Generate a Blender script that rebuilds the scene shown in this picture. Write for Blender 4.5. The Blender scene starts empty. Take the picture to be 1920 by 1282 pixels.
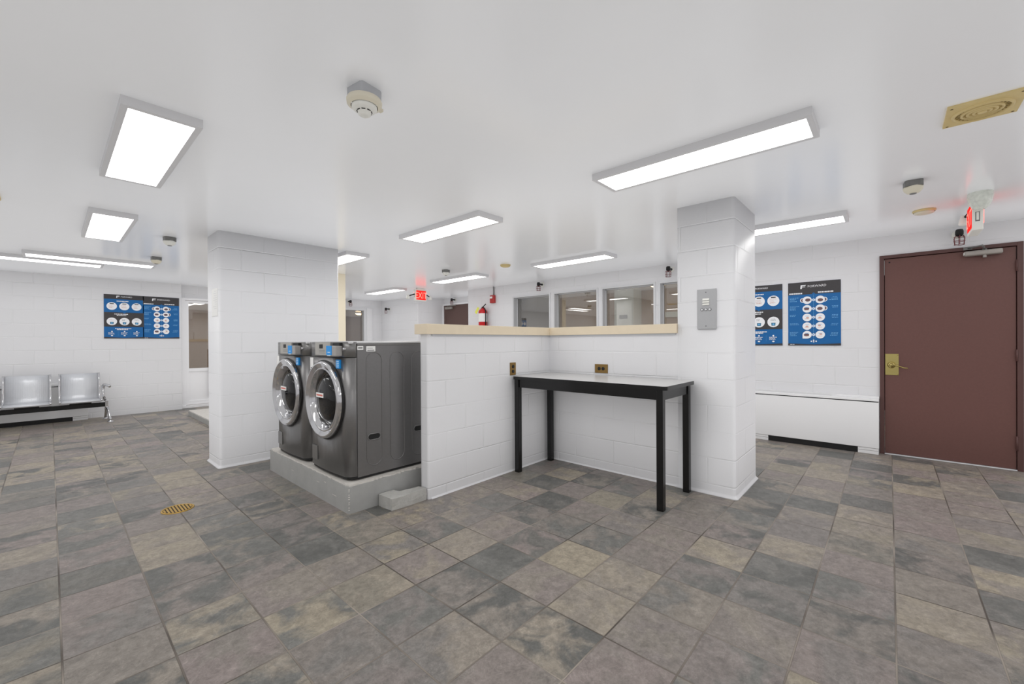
import bpy, bmesh, math, random
from mathutils import Vector, Matrix

random.seed(7)
SC = bpy.context.scene
COL = SC.collection
PI = math.pi

# ------------------------------------------------------------------ camera, world, exposure
H = 1.25                      # eye height
CEIL = 2.376
FPX, YAW, PITCH, ROLL, SX, SY = 782.48, 0.7304, -0.00353, -0.00583, 6.90, 1.83
cam_data = bpy.data.cameras.new('camera')
cam = bpy.data.objects.new('camera', cam_data)
COL.objects.link(cam)
_F = Vector((math.cos(YAW) * math.cos(PITCH), math.sin(YAW) * math.cos(PITCH), math.sin(PITCH)))
_R = Vector((math.sin(YAW), -math.cos(YAW), 0))
_U = _R.cross(_F)
_R2 = _R * math.cos(ROLL) + _U * math.sin(ROLL)
_U2 = -_R * math.sin(ROLL) + _U * math.cos(ROLL)
cam.matrix_world = Matrix(((_R2.x, _U2.x, -_F.x, 0), (_R2.y, _U2.y, -_F.y, 0), (_R2.z, _U2.z, -_F.z, H), (0, 0, 0, 1)))
cam_data.sensor_fit = 'HORIZONTAL'
cam_data.sensor_width = 36.0
cam_data.lens = FPX * 36.0 / 1920.0
cam_data.shift_x = -SX / 1920.0
cam_data.shift_y = SY / 1920.0
cam_data.clip_start = 0.05
SC.camera = cam

world = bpy.data.worlds.new('world')
world.use_nodes = True
world.node_tree.nodes['Background'].inputs[0].default_value = (0.9, 0.95, 1, 1)
world.node_tree.nodes['Background'].inputs[1].default_value = 0.0
SC.world = world

SC.view_settings.view_transform = 'Standard'
SC.view_settings.look = 'None'
SC.view_settings.gamma = 1.0
SC.view_settings.use_curve_mapping = False
SC.view_settings.exposure = 0.0
AMBIENT = 0.36
LAMP = 5.5                    # radiance of the ceiling panels
SC.cycles.use_denoising = True
SC.cycles.max_bounces = 16
SC.cycles.diffuse_bounces = 10
SC.cycles.glossy_bounces = 6
SC.cycles.transparent_max_bounces = 12
SC.cycles.use_fast_gi = True             # even ambient fill added to brighten ceiling and walls, from no lamp
SC.cycles.fast_gi_method = 'ADD'
world.light_settings.ao_factor = AMBIENT
world.light_settings.distance = 0.55
SC.cycles.sample_clamp_indirect = 6.0
SC.cycles.caustics_reflective = False
SC.cycles.caustics_refractive = False


# ------------------------------------------------------------------ helpers
def lin(r, g, b):
    def f(c):
        c /= 255.0
        return c / 12.92 if c <= 0.04045 else ((c + 0.055) / 1.055) ** 2.4
    return (f(r), f(g), f(b), 1.0)


def mat(name, rgb, rough=0.5, metal=0.0, spec=0.5, noise=0.0, nscale=20.0, bump=0.0, bscale=60.0, coat=0.0, aniso=0.0):
    m = bpy.data.materials.new(name)
    m.use_nodes = True
    nt = m.node_tree
    p = nt.nodes['Principled BSDF']
    c = lin(*rgb)
    p.inputs['Base Color'].default_value = c
    p.inputs['Roughness'].default_value = rough
    p.inputs['Metallic'].default_value = metal
    p.inputs['Specular IOR Level'].default_value = spec
    p.inputs['Coat Weight'].default_value = coat
    p.inputs['Coat Roughness'].default_value = 0.1
    if noise or bump:
        tc = nt.nodes.new('ShaderNodeTexCoord')
    if noise:
        n = nt.nodes.new('ShaderNodeTexNoise')
        n.inputs['Scale'].default_value = nscale
        n.inputs['Detail'].default_value = 5
        nt.links.new(tc.outputs['Object'], n.inputs['Vector'])
        r = nt.nodes.new('ShaderNodeMapRange')
        r.inputs[1].default_value = 0.25
        r.inputs[2].default_value = 0.75
        r.inputs[3].default_value = 1 - noise
        r.inputs[4].default_value = 1 + noise
        nt.links.new(n.outputs['Fac'], r.inputs[0])
        mx = nt.nodes.new('ShaderNodeVectorMath')
        mx.operation = 'SCALE'
        mx.inputs[0].default_value = c[:3]
        nt.links.new(r.outputs[0], mx.inputs['Scale'])
        nt.links.new(mx.outputs[0], p.inputs['Base Color'])
    if bump:
        n2 = nt.nodes.new('ShaderNodeTexNoise')
        n2.inputs['Scale'].default_value = bscale
        n2.inputs['Detail'].default_value = 6
        nt.links.new(tc.outputs['Object'], n2.inputs['Vector'])
        b = nt.nodes.new('ShaderNodeBump')
        b.inputs['Strength'].default_value = bump
        b.inputs['Distance'].default_value = 0.004
        nt.links.new(n2.outputs['Fac'], b.inputs['Height'])
        nt.links.new(b.outputs[0], p.inputs['Normal'])
    return m


def emit(name, rgb, strength):
    m = bpy.data.materials.new(name)
    m.use_nodes = True
    nt = m.node_tree
    nt.nodes.remove(nt.nodes['Principled BSDF'])
    e = nt.nodes.new('ShaderNodeEmission')
    e.inputs[0].default_value = lin(*rgb)
    e.inputs[1].default_value = strength
    nt.links.new(e.outputs[0], nt.nodes['Material Output'].inputs[0])
    return m


class MB:
    """collects shapes into one mesh; mi = material slot of the shapes added next"""

    def __init__(s):
        s.bm = bmesh.new()
        s.mi = 0

    def _fin(s, verts, bevel=0.0, seg=2, smooth=False):
        faces = set()
        for v in verts:
            faces.update(v.link_faces)
        for f in faces:
            f.material_index = s.mi
            f.smooth = smooth
        if bevel > 0:
            edges = set()
            for f in faces:
                edges.update(f.edges)
            r = bmesh.ops.bevel(s.bm, geom=list(edges), offset=bevel, segments=seg, affect='EDGES', profile=0.5)
            faces = set(r['faces']) | {f for f in faces if f.is_valid}
        for f in faces:
            f.material_index = s.mi
            f.smooth = smooth
        return faces

    def box(s, x0, y0, z0, x1, y1, z1, bevel=0.0, seg=2, smooth=False):
        x0, x1 = min(x0, x1), max(x0, x1)
        y0, y1 = min(y0, y1), max(y0, y1)
        z0, z1 = min(z0, z1), max(z0, z1)
        vs = [s.bm.verts.new(p) for p in ((x0, y0, z0), (x1, y0, z0), (x1, y1, z0), (x0, y1, z0),
                                          (x0, y0, z1), (x1, y0, z1), (x1, y1, z1), (x0, y1, z1))]
        for q in ((0, 3, 2, 1), (4, 5, 6, 7), (0, 1, 5, 4), (1, 2, 6, 5), (2, 3, 7, 6), (3, 0, 4, 7)):
            s.bm.faces.new([vs[i] for i in q])
        s._fin(vs, bevel, seg, smooth)
        return s

    def prism(s, poly, a, b, axis='z', bevel=0.0, smooth=False, cap=True):
        """poly: 2-D loop; extruded from a to b along axis. z:(x,y) x:(y,z) y:(x,z)"""
        def P(u, v, w):
            return {'z': (u, v, w), 'x': (w, u, v), 'y': (u, w, v)}[axis]
        lo = [s.bm.verts.new(P(u, v, a)) for u, v in poly]
        hi = [s.bm.verts.new(P(u, v, b)) for u, v in poly]
        n = len(poly)
        fs = []
        for i in range(n):
            j = (i + 1) % n
            fs.append(s.bm.faces.new((lo[i], lo[j], hi[j], hi[i])))
        if cap:
            fs.append(s.bm.faces.new(lo[::-1]))
            fs.append(s.bm.faces.new(hi))
        side = set(fs[:n])
        for f in fs:
            f.material_index = s.mi
            f.smooth = smooth and f in side
        if bevel:
            s._fin(lo + hi, bevel, 2, smooth)
        return s

    def lathe(s, prof, c=(0, 0, 0), axis='z', seg=32, smooth=True, closed=False):
        """prof: list of (radius, height along axis)"""
        rings = []
        for r, h in prof:
            if r < 1e-6:
                p = {'z': (0, 0, h), 'x': (h, 0, 0), 'y': (0, h, 0)}[axis]
                rings.append([s.bm.verts.new((c[0] + p[0], c[1] + p[1], c[2] + p[2]))])
            else:
                ring = []
                for i in range(seg):
                    a = 2 * PI * i / seg
                    u, v = r * math.cos(a), r * math.sin(a)
                    p = {'z': (u, v, h), 'x': (h, u, v), 'y': (u, h, v)}[axis]
                    ring.append(s.bm.verts.new((c[0] + p[0], c[1] + p[1], c[2] + p[2])))
                rings.append(ring)
        for k in range(len(rings) - 1):
            A, B = rings[k], rings[k + 1]
            for i in range(seg):
                j = (i + 1) % seg
                if len(A) == 1 and len(B) == 1:
                    continue
                if len(A) == 1:
                    f = s.bm.faces.new((A[0], B[i], B[j]))
                elif len(B) == 1:
                    f = s.bm.faces.new((A[i], A[j], B[0]))
                else:
                    f = s.bm.faces.new((A[i], A[j], B[j], B[i]))
                f.material_index = s.mi
                f.smooth = smooth
        return s

    def tube(s, pts, r, seg=8, closed=False, smooth=True):
        pts = [Vector(p) for p in pts]
        n = len(pts)
        rr = r if isinstance(r, (list, tuple)) else [r] * n
        rings = []
        up = None
        for i, p in enumerate(pts):
            if closed:
                t = pts[(i + 1) % n] - pts[i - 1]
            else:
                t = pts[min(i + 1, n - 1)] - pts[max(i - 1, 0)]
            t.normalize()
            if up is None:
                up = Vector((0, 0, 1)) if abs(t.z) < 0.9 else Vector((1, 0, 0))
            a = t.cross(up)
            if a.length < 1e-4:
                a = t.cross(Vector((0, 1, 0)))
            a.normalize()
            b = a.cross(t).normalized()
            up = b
            rings.append([s.bm.verts.new(p + (a * math.cos(2 * PI * k / seg) + b * math.sin(2 * PI * k / seg)) * rr[i]) for k in range(seg)])
        m = n if closed else n - 1
        for i in range(m):
            A, B = rings[i], rings[(i + 1) % n]
            for k in range(seg):
                j = (k + 1) % seg
                f = s.bm.faces.new((A[k], A[j], B[j], B[k]))
                f.material_index = s.mi
                f.smooth = smooth
        if not closed:
            for R in (rings[0][::-1], rings[-1]):
                f = s.bm.faces.new(R)
                f.material_index = s.mi
        return s

    def poly(s, pts):
        f = s.bm.faces.new([s.bm.verts.new(p) for p in pts])
        f.material_index = s.mi
        return s

    def jitter(s, amt, scale=8.0, cuts=3):
        bmesh.ops.subdivide_edges(s.bm, edges=s.bm.edges[:], cuts=cuts, use_grid_fill=True)
        from mathutils import noise
        for v in s.bm.verts:
            n = noise.noise_vector(v.co * scale)
            v.co += n * amt
        return s

    def build(s, name, mats, parent=None, loc=None):
        bmesh.ops.recalc_face_normals(s.bm, faces=s.bm.faces[:])
        me = bpy.data.meshes.new(name)
        s.bm.to_mesh(me)
        s.bm.free()
        for m in (mats if isinstance(mats, (list, tuple)) else [mats]):
            me.materials.append(m)
        o = bpy.data.objects.new(name, me)
        COL.objects.link(o)
        if parent:
            o.parent = parent
        if loc:
            o.location = loc
        return o


def empty(name, loc=(0, 0, 0), rz=0.0):
    o = bpy.data.objects.new(name, None)
    o.empty_display_size = 0.1
    COL.objects.link(o)
    o.location = loc
    o.rotation_euler = (0, 0, rz)
    return o


def tag(o, label=None, cat=None, group=None, kind=None):
    if label:
        o['label'] = label
    if cat:
        o['category'] = cat
    if group:
        o['group'] = group
    if kind:
        o['kind'] = kind
    return o


def copy_tree(o, parent=None):
    c = o.copy()
    COL.objects.link(c)
    if parent:
        c.parent = parent
    for ch in list(o.children):
        copy_tree(ch, c)
    return c


def rrect(x0, y0, x1, y1, r, n=6, corners='abcd'):
    """rectangle loop with rounded corners; a = far right, b = far left, c = near left, d = near right"""
    out = []
    for k, cx, cy, a0, px, py in (('a', x1 - r, y1 - r, 0, x1, y1), ('b', x0 + r, y1 - r, PI / 2, x0, y1), ('c', x0 + r, y0 + r, PI, x0, y0), ('d', x1 - r, y0 + r, 1.5 * PI, x1, y0)):
        if k not in corners:
            out.append((px, py))
            continue
        for i in range(n + 1):
            a = a0 + PI / 2 * i / n
            out.append((cx + r * math.cos(a), cy + r * math.sin(a)))
    return out


# ------------------------------------------------------------------ materials
def block_paint():
    """white painted concrete block: mortar joints and a little roller texture as relief"""
    m = bpy.data.materials.new('painted_block')
    m.use_nodes = True
    nt = m.node_tree
    N, L = nt.nodes, nt.links
    p = N['Principled BSDF']
    p.inputs['Base Color'].default_value = lin(216, 216, 218)
    p.inputs['Roughness'].default_value = 0.38
    p.inputs['Specular IOR Level'].default_value = 0.45
    geo = N.new('ShaderNodeNewGeometry')
    sp = N.new('ShaderNodeSeparateXYZ')
    L.new(geo.outputs['Position'], sp.inputs[0])
    sn = N.new('ShaderNodeSeparateXYZ')
    L.new(geo.outputs['True Normal'], sn.inputs[0])
    ab = N.new('ShaderNodeMath'); ab.operation = 'ABSOLUTE'
    L.new(sn.outputs['X'], ab.inputs[0])
    gt = N.new('ShaderNodeMath'); gt.operation = 'GREATER_THAN'; gt.inputs[1].default_value = 0.7
    L.new(ab.outputs[0], gt.inputs[0])
    mx = N.new('ShaderNodeMix')
    L.new(gt.outputs[0], mx.inputs[0])
    L.new(sp.outputs['X'], mx.inputs[2])
    L.new(sp.outputs['Y'], mx.inputs[3])
    sub = N.new('ShaderNodeMath'); sub.operation = 'SUBTRACT'; sub.inputs[1].default_value = 0.0875
    L.new(sp.outputs['Z'], sub.inputs[0])
    uo = N.new('ShaderNodeMath'); uo.operation = 'ADD'; uo.inputs[1].default_value = 20 * 0.425 - 0.05
    L.new(mx.outputs[0], uo.inputs[0])
    zo = N.new('ShaderNodeMath'); zo.operation = 'ADD'; zo.inputs[1].default_value = 4 * 0.2125
    L.new(sub.outputs[0], zo.inputs[0])
    cb = N.new('ShaderNodeCombineXYZ')
    L.new(uo.outputs[0], cb.inputs[0]); L.new(zo.outputs[0], cb.inputs[1])
    # wobble the joints a little
    nz = N.new('ShaderNodeTexNoise'); nz.inputs['Scale'].default_value = 5; nz.inputs['Detail'].default_value = 3
    L.new(geo.outputs['Position'], nz.inputs['Vector'])
    sc = N.new('ShaderNodeVectorMath'); sc.operation = 'MULTIPLY_ADD'
    sc.inputs[1].default_value = (0.006, 0.006, 0)
    L.new(nz.outputs['Color'], sc.inputs[0]); L.new(cb.outputs[0], sc.inputs[2])
    br = N.new('ShaderNodeTexBrick')
    br.inputs['Scale'].default_value = 1.0
    br.inputs['Brick Width'].default_value = 0.425
    br.inputs['Row Height'].default_value = 0.2125
    br.inputs['Mortar Size'].default_value = 0.008
    br.inputs['Mortar Smooth'].default_value = 1.0
    L.new(sc.outputs[0], br.inputs['Vector'])
    inv = N.new('ShaderNodeMath'); inv.operation = 'SUBTRACT'; inv.inputs[0].default_value = 1.0
    L.new(br.outputs['Fac'], inv.inputs[1])
    # joints are filled with paint to a varying depth
    nd = N.new('ShaderNodeTexNoise'); nd.inputs['Scale'].default_value = 2.2; nd.inputs['Detail'].default_value = 2
    L.new(geo.outputs['Position'], nd.inputs['Vector'])
    b1 = N.new('ShaderNodeBump'); b1.inputs['Distance'].default_value = 0.005
    mr = N.new('ShaderNodeMapRange'); mr.inputs[1].default_value = 0.35; mr.inputs[2].default_value = 0.65
    mr.inputs[3].default_value = 0.15; mr.inputs[4].default_value = 0.75
    L.new(nd.outputs['Fac'], mr.inputs[0]); L.new(mr.outputs[0], b1.inputs['Strength'])
    L.new(inv.outputs[0], b1.inputs['Height'])
    n2 = N.new('ShaderNodeTexNoise'); n2.inputs['Scale'].default_value = 70; n2.inputs['Detail'].default_value = 5
    L.new(geo.outputs['Position'], n2.inputs['Vector'])
    b2 = N.new('ShaderNodeBump'); b2.inputs['Distance'].default_value = 0.002; b2.inputs['Strength'].default_value = 0.22
    L.new(n2.outputs['Fac'], b2.inputs['Height']); L.new(b1.outputs[0], b2.inputs['Normal'])
    L.new(b2.outputs[0], p.inputs['Normal'])
    return m


def tile_floor():
    m = bpy.data.materials.new('slate_tile')
    m.use_nodes = True
    nt = m.node_tree
    N, L = nt.nodes, nt.links
    p = N['Principled BSDF']
    T = 0.3062

    def math_(op, a=None, b=None):
        n = N.new('ShaderNodeMath'); n.operation = op
        for i, v in enumerate((a, b)):
            if v is None:
                continue
            if isinstance(v, (int, float)):
                n.inputs[i].default_value = v
            else:
                L.new(v, n.inputs[i])
        return n.outputs[0]

    geo = N.new('ShaderNodeNewGeometry')
    sp = N.new('ShaderNodeSeparateXYZ')
    L.new(geo.outputs['Position'], sp.inputs[0])
    u = math_('DIVIDE', math_('SUBTRACT', sp.outputs['X'], 0.0246), T)
    v = math_('DIVIDE', math_('ADD', sp.outputs['Y'], 0.018), T)
    fu, fv = math_('FRACT', u), math_('FRACT', v)
    iu, iv = math_('FLOOR', u), math_('FLOOR', v)
    eu = math_('MINIMUM', fu, math_('SUBTRACT', 1.0, fu))
    ev = math_('MINIMUM', fv, math_('SUBTRACT', 1.0, fv))
    e = math_('MULTIPLY', math_('MINIMUM', eu, ev), T)
    gm = N.new('ShaderNodeMapRange')
    gm.inputs[1].default_value = 0.0022; gm.inputs[2].default_value = 0.0042
    L.new(e, gm.inputs[0])                       # 0 in grout, 1 on tile
    idv = N.new('ShaderNodeCombineXYZ')
    L.new(iu, idv.inputs[0]); L.new(iv, idv.inputs[1])
    wn = N.new('ShaderNodeTexWhiteNoise'); wn.noise_dimensions = '2D'
    L.new(idv.outputs[0], wn.inputs['Vector'])
    sw = N.new('ShaderNodeSeparateColor')
    L.new(wn.outputs['Color'], sw.inputs[0])
    # offset the veining tile by tile
    off = N.new('ShaderNodeVectorMath'); off.operation = 'MULTIPLY_ADD'
    off.inputs[1].default_value = (37, 41, 29)
    L.new(wn.outputs['Color'], off.inputs[0]); L.new(geo.outputs['Position'], off.inputs[2])

    def ramp(fac, stops, inter='LINEAR'):
        r = N.new('ShaderNodeValToRGB')
        r.color_ramp.interpolation = inter
        el = r.color_ramp.elements
        el[0].position, el[0].color = stops[0][0], lin(*stops[0][1])
        el[1].position, el[1].color = stops[-1][0], lin(*stops[-1][1])
        for pos, c in stops[1:-1]:
            q = el.new(pos); q.color = lin(*c)
        L.new(fac, r.inputs[0])
        return r.outputs[0]

    pal = [(0.0, (90, 90, 87)), (0.2, (112, 111, 107)), (0.38, (132, 122, 118)), (0.55, (124, 118, 112)), (0.76, (139, 131, 121)), (0.9, (147, 138, 122)), (1.0, (102, 101, 98))]
    ca = ramp(sw.outputs[0], pal)
    cbn = ramp(sw.outputs[1], pal)
    n1 = N.new('ShaderNodeTexNoise'); n1.inputs['Scale'].default_value = 4.5; n1.inputs['Detail'].default_value = 5; n1.inputs['Roughness'].default_value = 0.6; n1.inputs['Distortion'].default_value = 0.6
    L.new(off.outputs[0], n1.inputs['Vector'])
    mr = N.new('ShaderNodeMapRange'); mr.inputs[1].default_value = 0.44; mr.inputs[2].default_value = 0.57
    L.new(n1.outputs['Fac'], mr.inputs[0])
    mixt = N.new('ShaderNodeMix'); mixt.data_type = 'RGBA'
    L.new(mr.outputs[0], mixt.inputs[0]); L.new(ca, mixt.inputs[6]); L.new(cbn, mixt.inputs[7])
    # cloudy value variation + fine veins
    n2 = N.new('ShaderNodeTexNoise'); n2.inputs['Scale'].default_value = 20; n2.inputs['Detail'].default_value = 15; n2.inputs['Roughness'].default_value = 0.88; n2.inputs['Distortion'].default_value = 0.15
    L.new(off.outputs[0], n2.inputs['Vector'])
    mr2 = N.new('ShaderNodeMapRange'); mr2.inputs[1].default_value = 0.3; mr2.inputs[2].default_value = 0.72
    mr2.inputs[3].default_value = 0.36; mr2.inputs[4].default_value = 1.60
    L.new(n2.outputs['Fac'], mr2.inputs[0])
    sc = N.new('ShaderNodeVectorMath'); sc.operation = 'SCALE'
    L.new(mixt.outputs[2], sc.inputs[0]); L.new(mr2.outputs[0], sc.inputs['Scale'])
    # pale scratchy veins
    n3 = N.new('ShaderNodeTexNoise'); n3.inputs['Scale'].default_value = 11; n3.inputs['Detail'].default_value = 8; n3.inputs['Roughness'].default_value = 0.7; n3.inputs['Distortion'].default_value = 1.0
    L.new(off.outputs[0], n3.inputs['Vector'])
    rid = math_('ABSOLUTE', math_('SUBTRACT', n3.outputs['Fac'], 0.5))
    vr = N.new('ShaderNodeMapRange'); vr.inputs[1].default_value = 0.0; vr.inputs[2].default_value = 0.018; vr.inputs[3].default_value = 1.3; vr.inputs[4].default_value = 1.0
    L.new(rid, vr.inputs[0])
    sc0 = sc
    sc = N.new('ShaderNodeVectorMath'); sc.operation = 'SCALE'
    L.new(sc0.outputs[0], sc.inputs[0]); L.new(vr.outputs[0], sc.inputs['Scale'])
    mg = N.new('ShaderNodeMix'); mg.data_type = 'RGBA'
    ng = N.new('ShaderNodeTexNoise'); ng.inputs['Scale'].default_value = 1.7
    L.new(geo.outputs['Position'], ng.inputs['Vector'])
    gcol = ramp(ng.outputs['Fac'], [(0.38, (74, 66, 59)), (0.66, (150, 141, 131))])
    L.new(gm.outputs[0], mg.inputs[0]); L.new(gcol, mg.inputs[6]); L.new(sc.outputs[0], mg.inputs[7])
    L.new(mg.outputs[2], p.inputs['Base Color'])
    rr = N.new('ShaderNodeMapRange'); rr.inputs[3].default_value = 0.34; rr.inputs[4].default_value = 0.52
    L.new(n2.outputs['Fac'], rr.inputs[0]); L.new(rr.outputs[0], p.inputs['Roughness'])
    p.inputs['Specular IOR Level'].default_value = 0.5
    b1 = N.new('ShaderNodeBump'); b1.inputs['Strength'].default_value = 0.6; b1.inputs['Distance'].default_value = 0.008
    L.new(n2.outputs['Fac'], b1.inputs['Height'])
    b2 = N.new('ShaderNodeBump'); b2.inputs['Strength'].default_value = 0.8; b2.inputs['Distance'].default_value = 0.003
    L.new(gm.outputs[0], b2.inputs['Height']); L.new(b1.outputs[0], b2.inputs['Normal'])
    L.new(b2.outputs[0], p.inputs['Normal'])
    return m


def glass_mat(name, tint, refl):
    m = bpy.data.materials.new(name)
    m.use_nodes = True
    nt = m.node_tree
    N, L = nt.nodes, nt.links
    N.remove(N['Principled BSDF'])
    t = N.new('ShaderNodeBsdfTransparent'); t.inputs[0].default_value = tint
    g = N.new('ShaderNodeBsdfGlossy'); g.inputs['Roughness'].default_value = 0.01
    fr = N.new('ShaderNodeFresnel'); fr.inputs[0].default_value = 1.5
    ad = N.new('ShaderNodeMath'); ad.operation = 'ADD'; ad.inputs[1].default_value = refl
    L.new(fr.outputs[0], ad.inputs[0])
    mx = N.new('ShaderNodeMixShader')
    L.new(ad.outputs[0], mx.inputs[0]); L.new(t.outputs[0], mx.inputs[1]); L.new(g.outputs[0], mx.inputs[2])
    L.new(mx.outputs[0], N['Material Output'].inputs[0])
    return m


M = dict(
    block=block_paint(),
    floor=tile_floor(),
    ceiling=mat('ceiling_paint', (243, 245, 248), 0.2, spec=0.5, bump=0.10, bscale=7),
    white=mat('white_paint', (232, 232, 234), 0.35),
    heater=mat("white_enamel", (225, 225, 226), 0.35),
    caulk=mat('base_caulk', (236, 236, 234), 0.4, bump=0.3, bscale=40),
    cap=mat('beige_laminate', (214, 200, 176), 0.4, noise=0.03, nscale=14),
    cream_board=mat('cream_board', (236, 226, 203), 0.45),
    lampframe=mat('lamp_frame', (205, 205, 207), 0.4),
    lampface=emit('lamp_diffuser', (255, 254, 252), LAMP),
    maroon=mat('maroon_paint', (99, 68, 63), 0.42, noise=0.05, nscale=60, bump=0.05, bscale=120),
    maroon_frame=mat('maroon_frame_paint', (84, 58, 55), 0.4),
    brown_door=mat('brown_door_paint', (88, 66, 61), 0.45),
    brass=mat('polished_brass', (208, 192, 124), 0.24, metal=1.0),
    bronze=mat('bronze_plate', (150, 122, 74), 0.38, metal=0.85),
    dark=mat('dark_plastic_and_shade', (22, 22, 23), 0.5),
    black=mat('black_steel', (9, 9, 10), 0.24),
    tabletop=mat('grey_laminate', (188, 187, 186), 0.28),
    graphite=mat('graphite_steel', (138, 137, 137), 0.34, metal=0.82, noise=0.03, nscale=50),
    graphite_console=mat('graphite_console', (134, 133, 132), 0.32, metal=0.75),
    lid=mat('pale_lid', (205, 205, 206), 0.3, metal=0.3),
    chrome=mat('chrome', (214, 214, 216), 0.1, metal=1.0),
    doorglass=mat('dark_glass', (14, 14, 15), 0.04, spec=0.5),
    plate=mat('silver_plate', (176, 174, 168), 0.35, metal=0.4),
    reader=mat('reader_grey', (152, 150, 148), 0.4),
    blue=mat('blue_sticker', (28, 140, 214), 0.4),
    skyblue=mat('pale_sticker', (200, 222, 238), 0.4),
    paper=mat('white_sticker', (228, 228, 226), 0.5),
    redprint=mat('red_print', (196, 110, 100), 0.5),
    greyprint=mat('grey_print', (120, 120, 120), 0.5),
    plinthside=mat('grey_floor_paint', (156, 156, 154), 0.5, noise=0.08, nscale=9, bump=0.35, bscale=30),
    plinthtop=mat('bare_concrete', (196, 192, 186), 0.7, noise=0.08, nscale=22, bump=0.5, bscale=60),
    chip=mat('chipped_concrete', (172, 171, 167), 0.7, noise=0.10, nscale=24, bump=0.6, bscale=70),
    intercomgrey=mat('brushed_plate', (176, 177, 179), 0.35, metal=0.25),
    steel=mat('brushed_steel', (214, 216, 220), 0.3, metal=0.6),
    alu=mat('satin_aluminium', (208, 209, 211), 0.36, metal=0.1),
    closer=mat('silver_closer', (165, 160, 154), 0.4, metal=0.5),
    red=mat('red_enamel', (186, 26, 30), 0.3),
    alarmred=mat('alarm_red', (170, 52, 50), 0.4),
    yellow=mat('yellow_tag', (224, 226, 96), 0.5),
    cream=mat('aged_cream_plastic', (214, 208, 190), 0.45),
    offwhite=mat('offwhite_plastic', (222, 222, 216), 0.4),
    tan_fan=mat('yellowed_plastic', (206, 186, 134), 0.45, noise=0.06, nscale=12),
    tan_fan_dark=mat('yellowed_plastic_gap', (70, 56, 34), 0.6),
    zinc=mat('zinc_box', (128, 128, 126), 0.45, metal=0.6, noise=0.15, nscale=25),
    greybox=mat('grey_box_paint', (176, 178, 182), 0.45),
    exitface=mat('exit_face', (232, 226, 222), 0.4),
    lens=mat('lamp_lens', (208, 212, 204), 0.15, spec=0.8, noise=0.14, nscale=45, bump=0.6, bscale=50),
    posterblue=mat('poster_blue', (10, 94, 156), 0.4),
    posterdark=mat('poster_charcoal', (60, 58, 60), 0.4),
    posterwhite=mat('poster_white', (232, 233, 236), 0.4),
    posterpale=mat('poster_pale_blue', (110, 172, 222), 0.4),
    posterblot=mat('poster_photo_dark', (104, 80, 84), 0.5),
    posterteal=mat('poster_teal', (52, 110, 140), 0.5),
    posterwarm=mat('poster_warm', (206, 168, 156), 0.5),
    drainslot=mat('drain_slot', (60, 44, 20), 0.6),
    brassdull=mat('dull_brass', (196, 160, 84), 0.4, metal=0.7),
    roomtan=mat('tan_wall', (172, 150, 126), 0.7),
    roombrown=mat('brown_wall', (132, 116, 106), 0.7),
    roomgrey=mat('grey_wall', (128, 126, 122), 0.7),
    roomwhite=mat('pale_paint', (214, 218, 210), 0.6),
    roomfloor=mat('dim_floor', (110, 106, 100), 0.6),
    glass=glass_mat('window_glass', (0.74, 0.73, 0.71, 1), 0.16),
    warm=emit('warm_bulb', (255, 226, 180), 9.0),
)

# ------------------------------------------------------------------ setting
XR, YB = 6.10, 10.03            # door-and-window wall, bench wall
XN, YN = -4.2, -3.6             # room ends behind the camera
XP = 3.575                      # face of counter wall and its pillar


def struct(o):
    o['kind'] = 'structure'
    return o


b = MB(); b.box(XN - .2, YN - .2, -.12, 9.8, 17.8, 0)
struct(b.build('floor', M['floor']))
b = MB(); b.box(XN - .2, YN - .2, CEIL, 9.8, 17.8, CEIL + .12)
struct(b.build('ceiling', M['ceiling']))

# right wall (door, posters, four windows), one mesh with its openings left open
WIN = [(4.60, 5.533), (3.61, 4.54), (2.625, 3.556), (1.65, 2.58)]
WZ0, WZ1 = 1.12, 2.136
DY0, DY1, DZ = -0.937, 0.08, 2.162
b = MB()
X0, X1 = XR, XR + .2
b.box(X0, YN, 0, X1, DY0, CEIL)
b.box(X0, DY0, DZ, X1, DY1, CEIL)
b.box(X0, DY1, 0, X1, 1.65, CEIL)
b.box(X0, 1.65, 0, X1, 5.533, WZ0)
b.box(X0, 1.65, WZ1, X1, 5.533, CEIL)
for a, c in ((2.58, 2.625), (3.556, 3.61), (4.54, 4.60)):
    b.box(X0, a, WZ0, X1, c, WZ1)
b.prism(rrect(X0, 5.533, X1, 6.866, .03, corners='b'), 0, CEIL, 'z')
struct(b.build('wall_right', M['block']))

# recess beyond it, with the brown door, and the far wall
XD3 = 6.9
b = MB()
b.box(XD3, 6.766, 0, XD3 + .2, 7.59, CEIL)
b.box(XD3, 7.59, 2.235, XD3 + .2, 8.725, CEIL)
b.box(X1, 6.766, 0, XD3, 6.866, CEIL)
b.prism(rrect(6.1, 8.725, 7.1, 8.95, .03, corners='c'), 0, CEIL, 'z')
b.box(6.1, 8.95, 0, 6.3, 10.6, CEIL)
struct(b.build('wall_recess', M['block']))

b = MB()
b.box(3.2, 10.4, 0, 4.45, 10.6, CEIL)
b.box(4.45, 10.4, 2.16, 5.64, 10.6, CEIL)
b.box(4.45, 10.4, 0, 5.64, 10.6, 1.0)
b.box(5.64, 10.4, 0, 6.1, 10.6, CEIL)
b.box(5.64, 10.36, 0, 5.80, 10.4, 2.16, bevel=.006)
b.box(3.1, 10.17, 0, 3.2, 10.6, CEIL)
b.box(1.68, 10.17, 2.13, 2.62, 10.37, CEIL)
b.box(2.62, 10.17, 0, 3.1, 10.37, CEIL)
struct(b.build('wall_far', M['block']))

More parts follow.
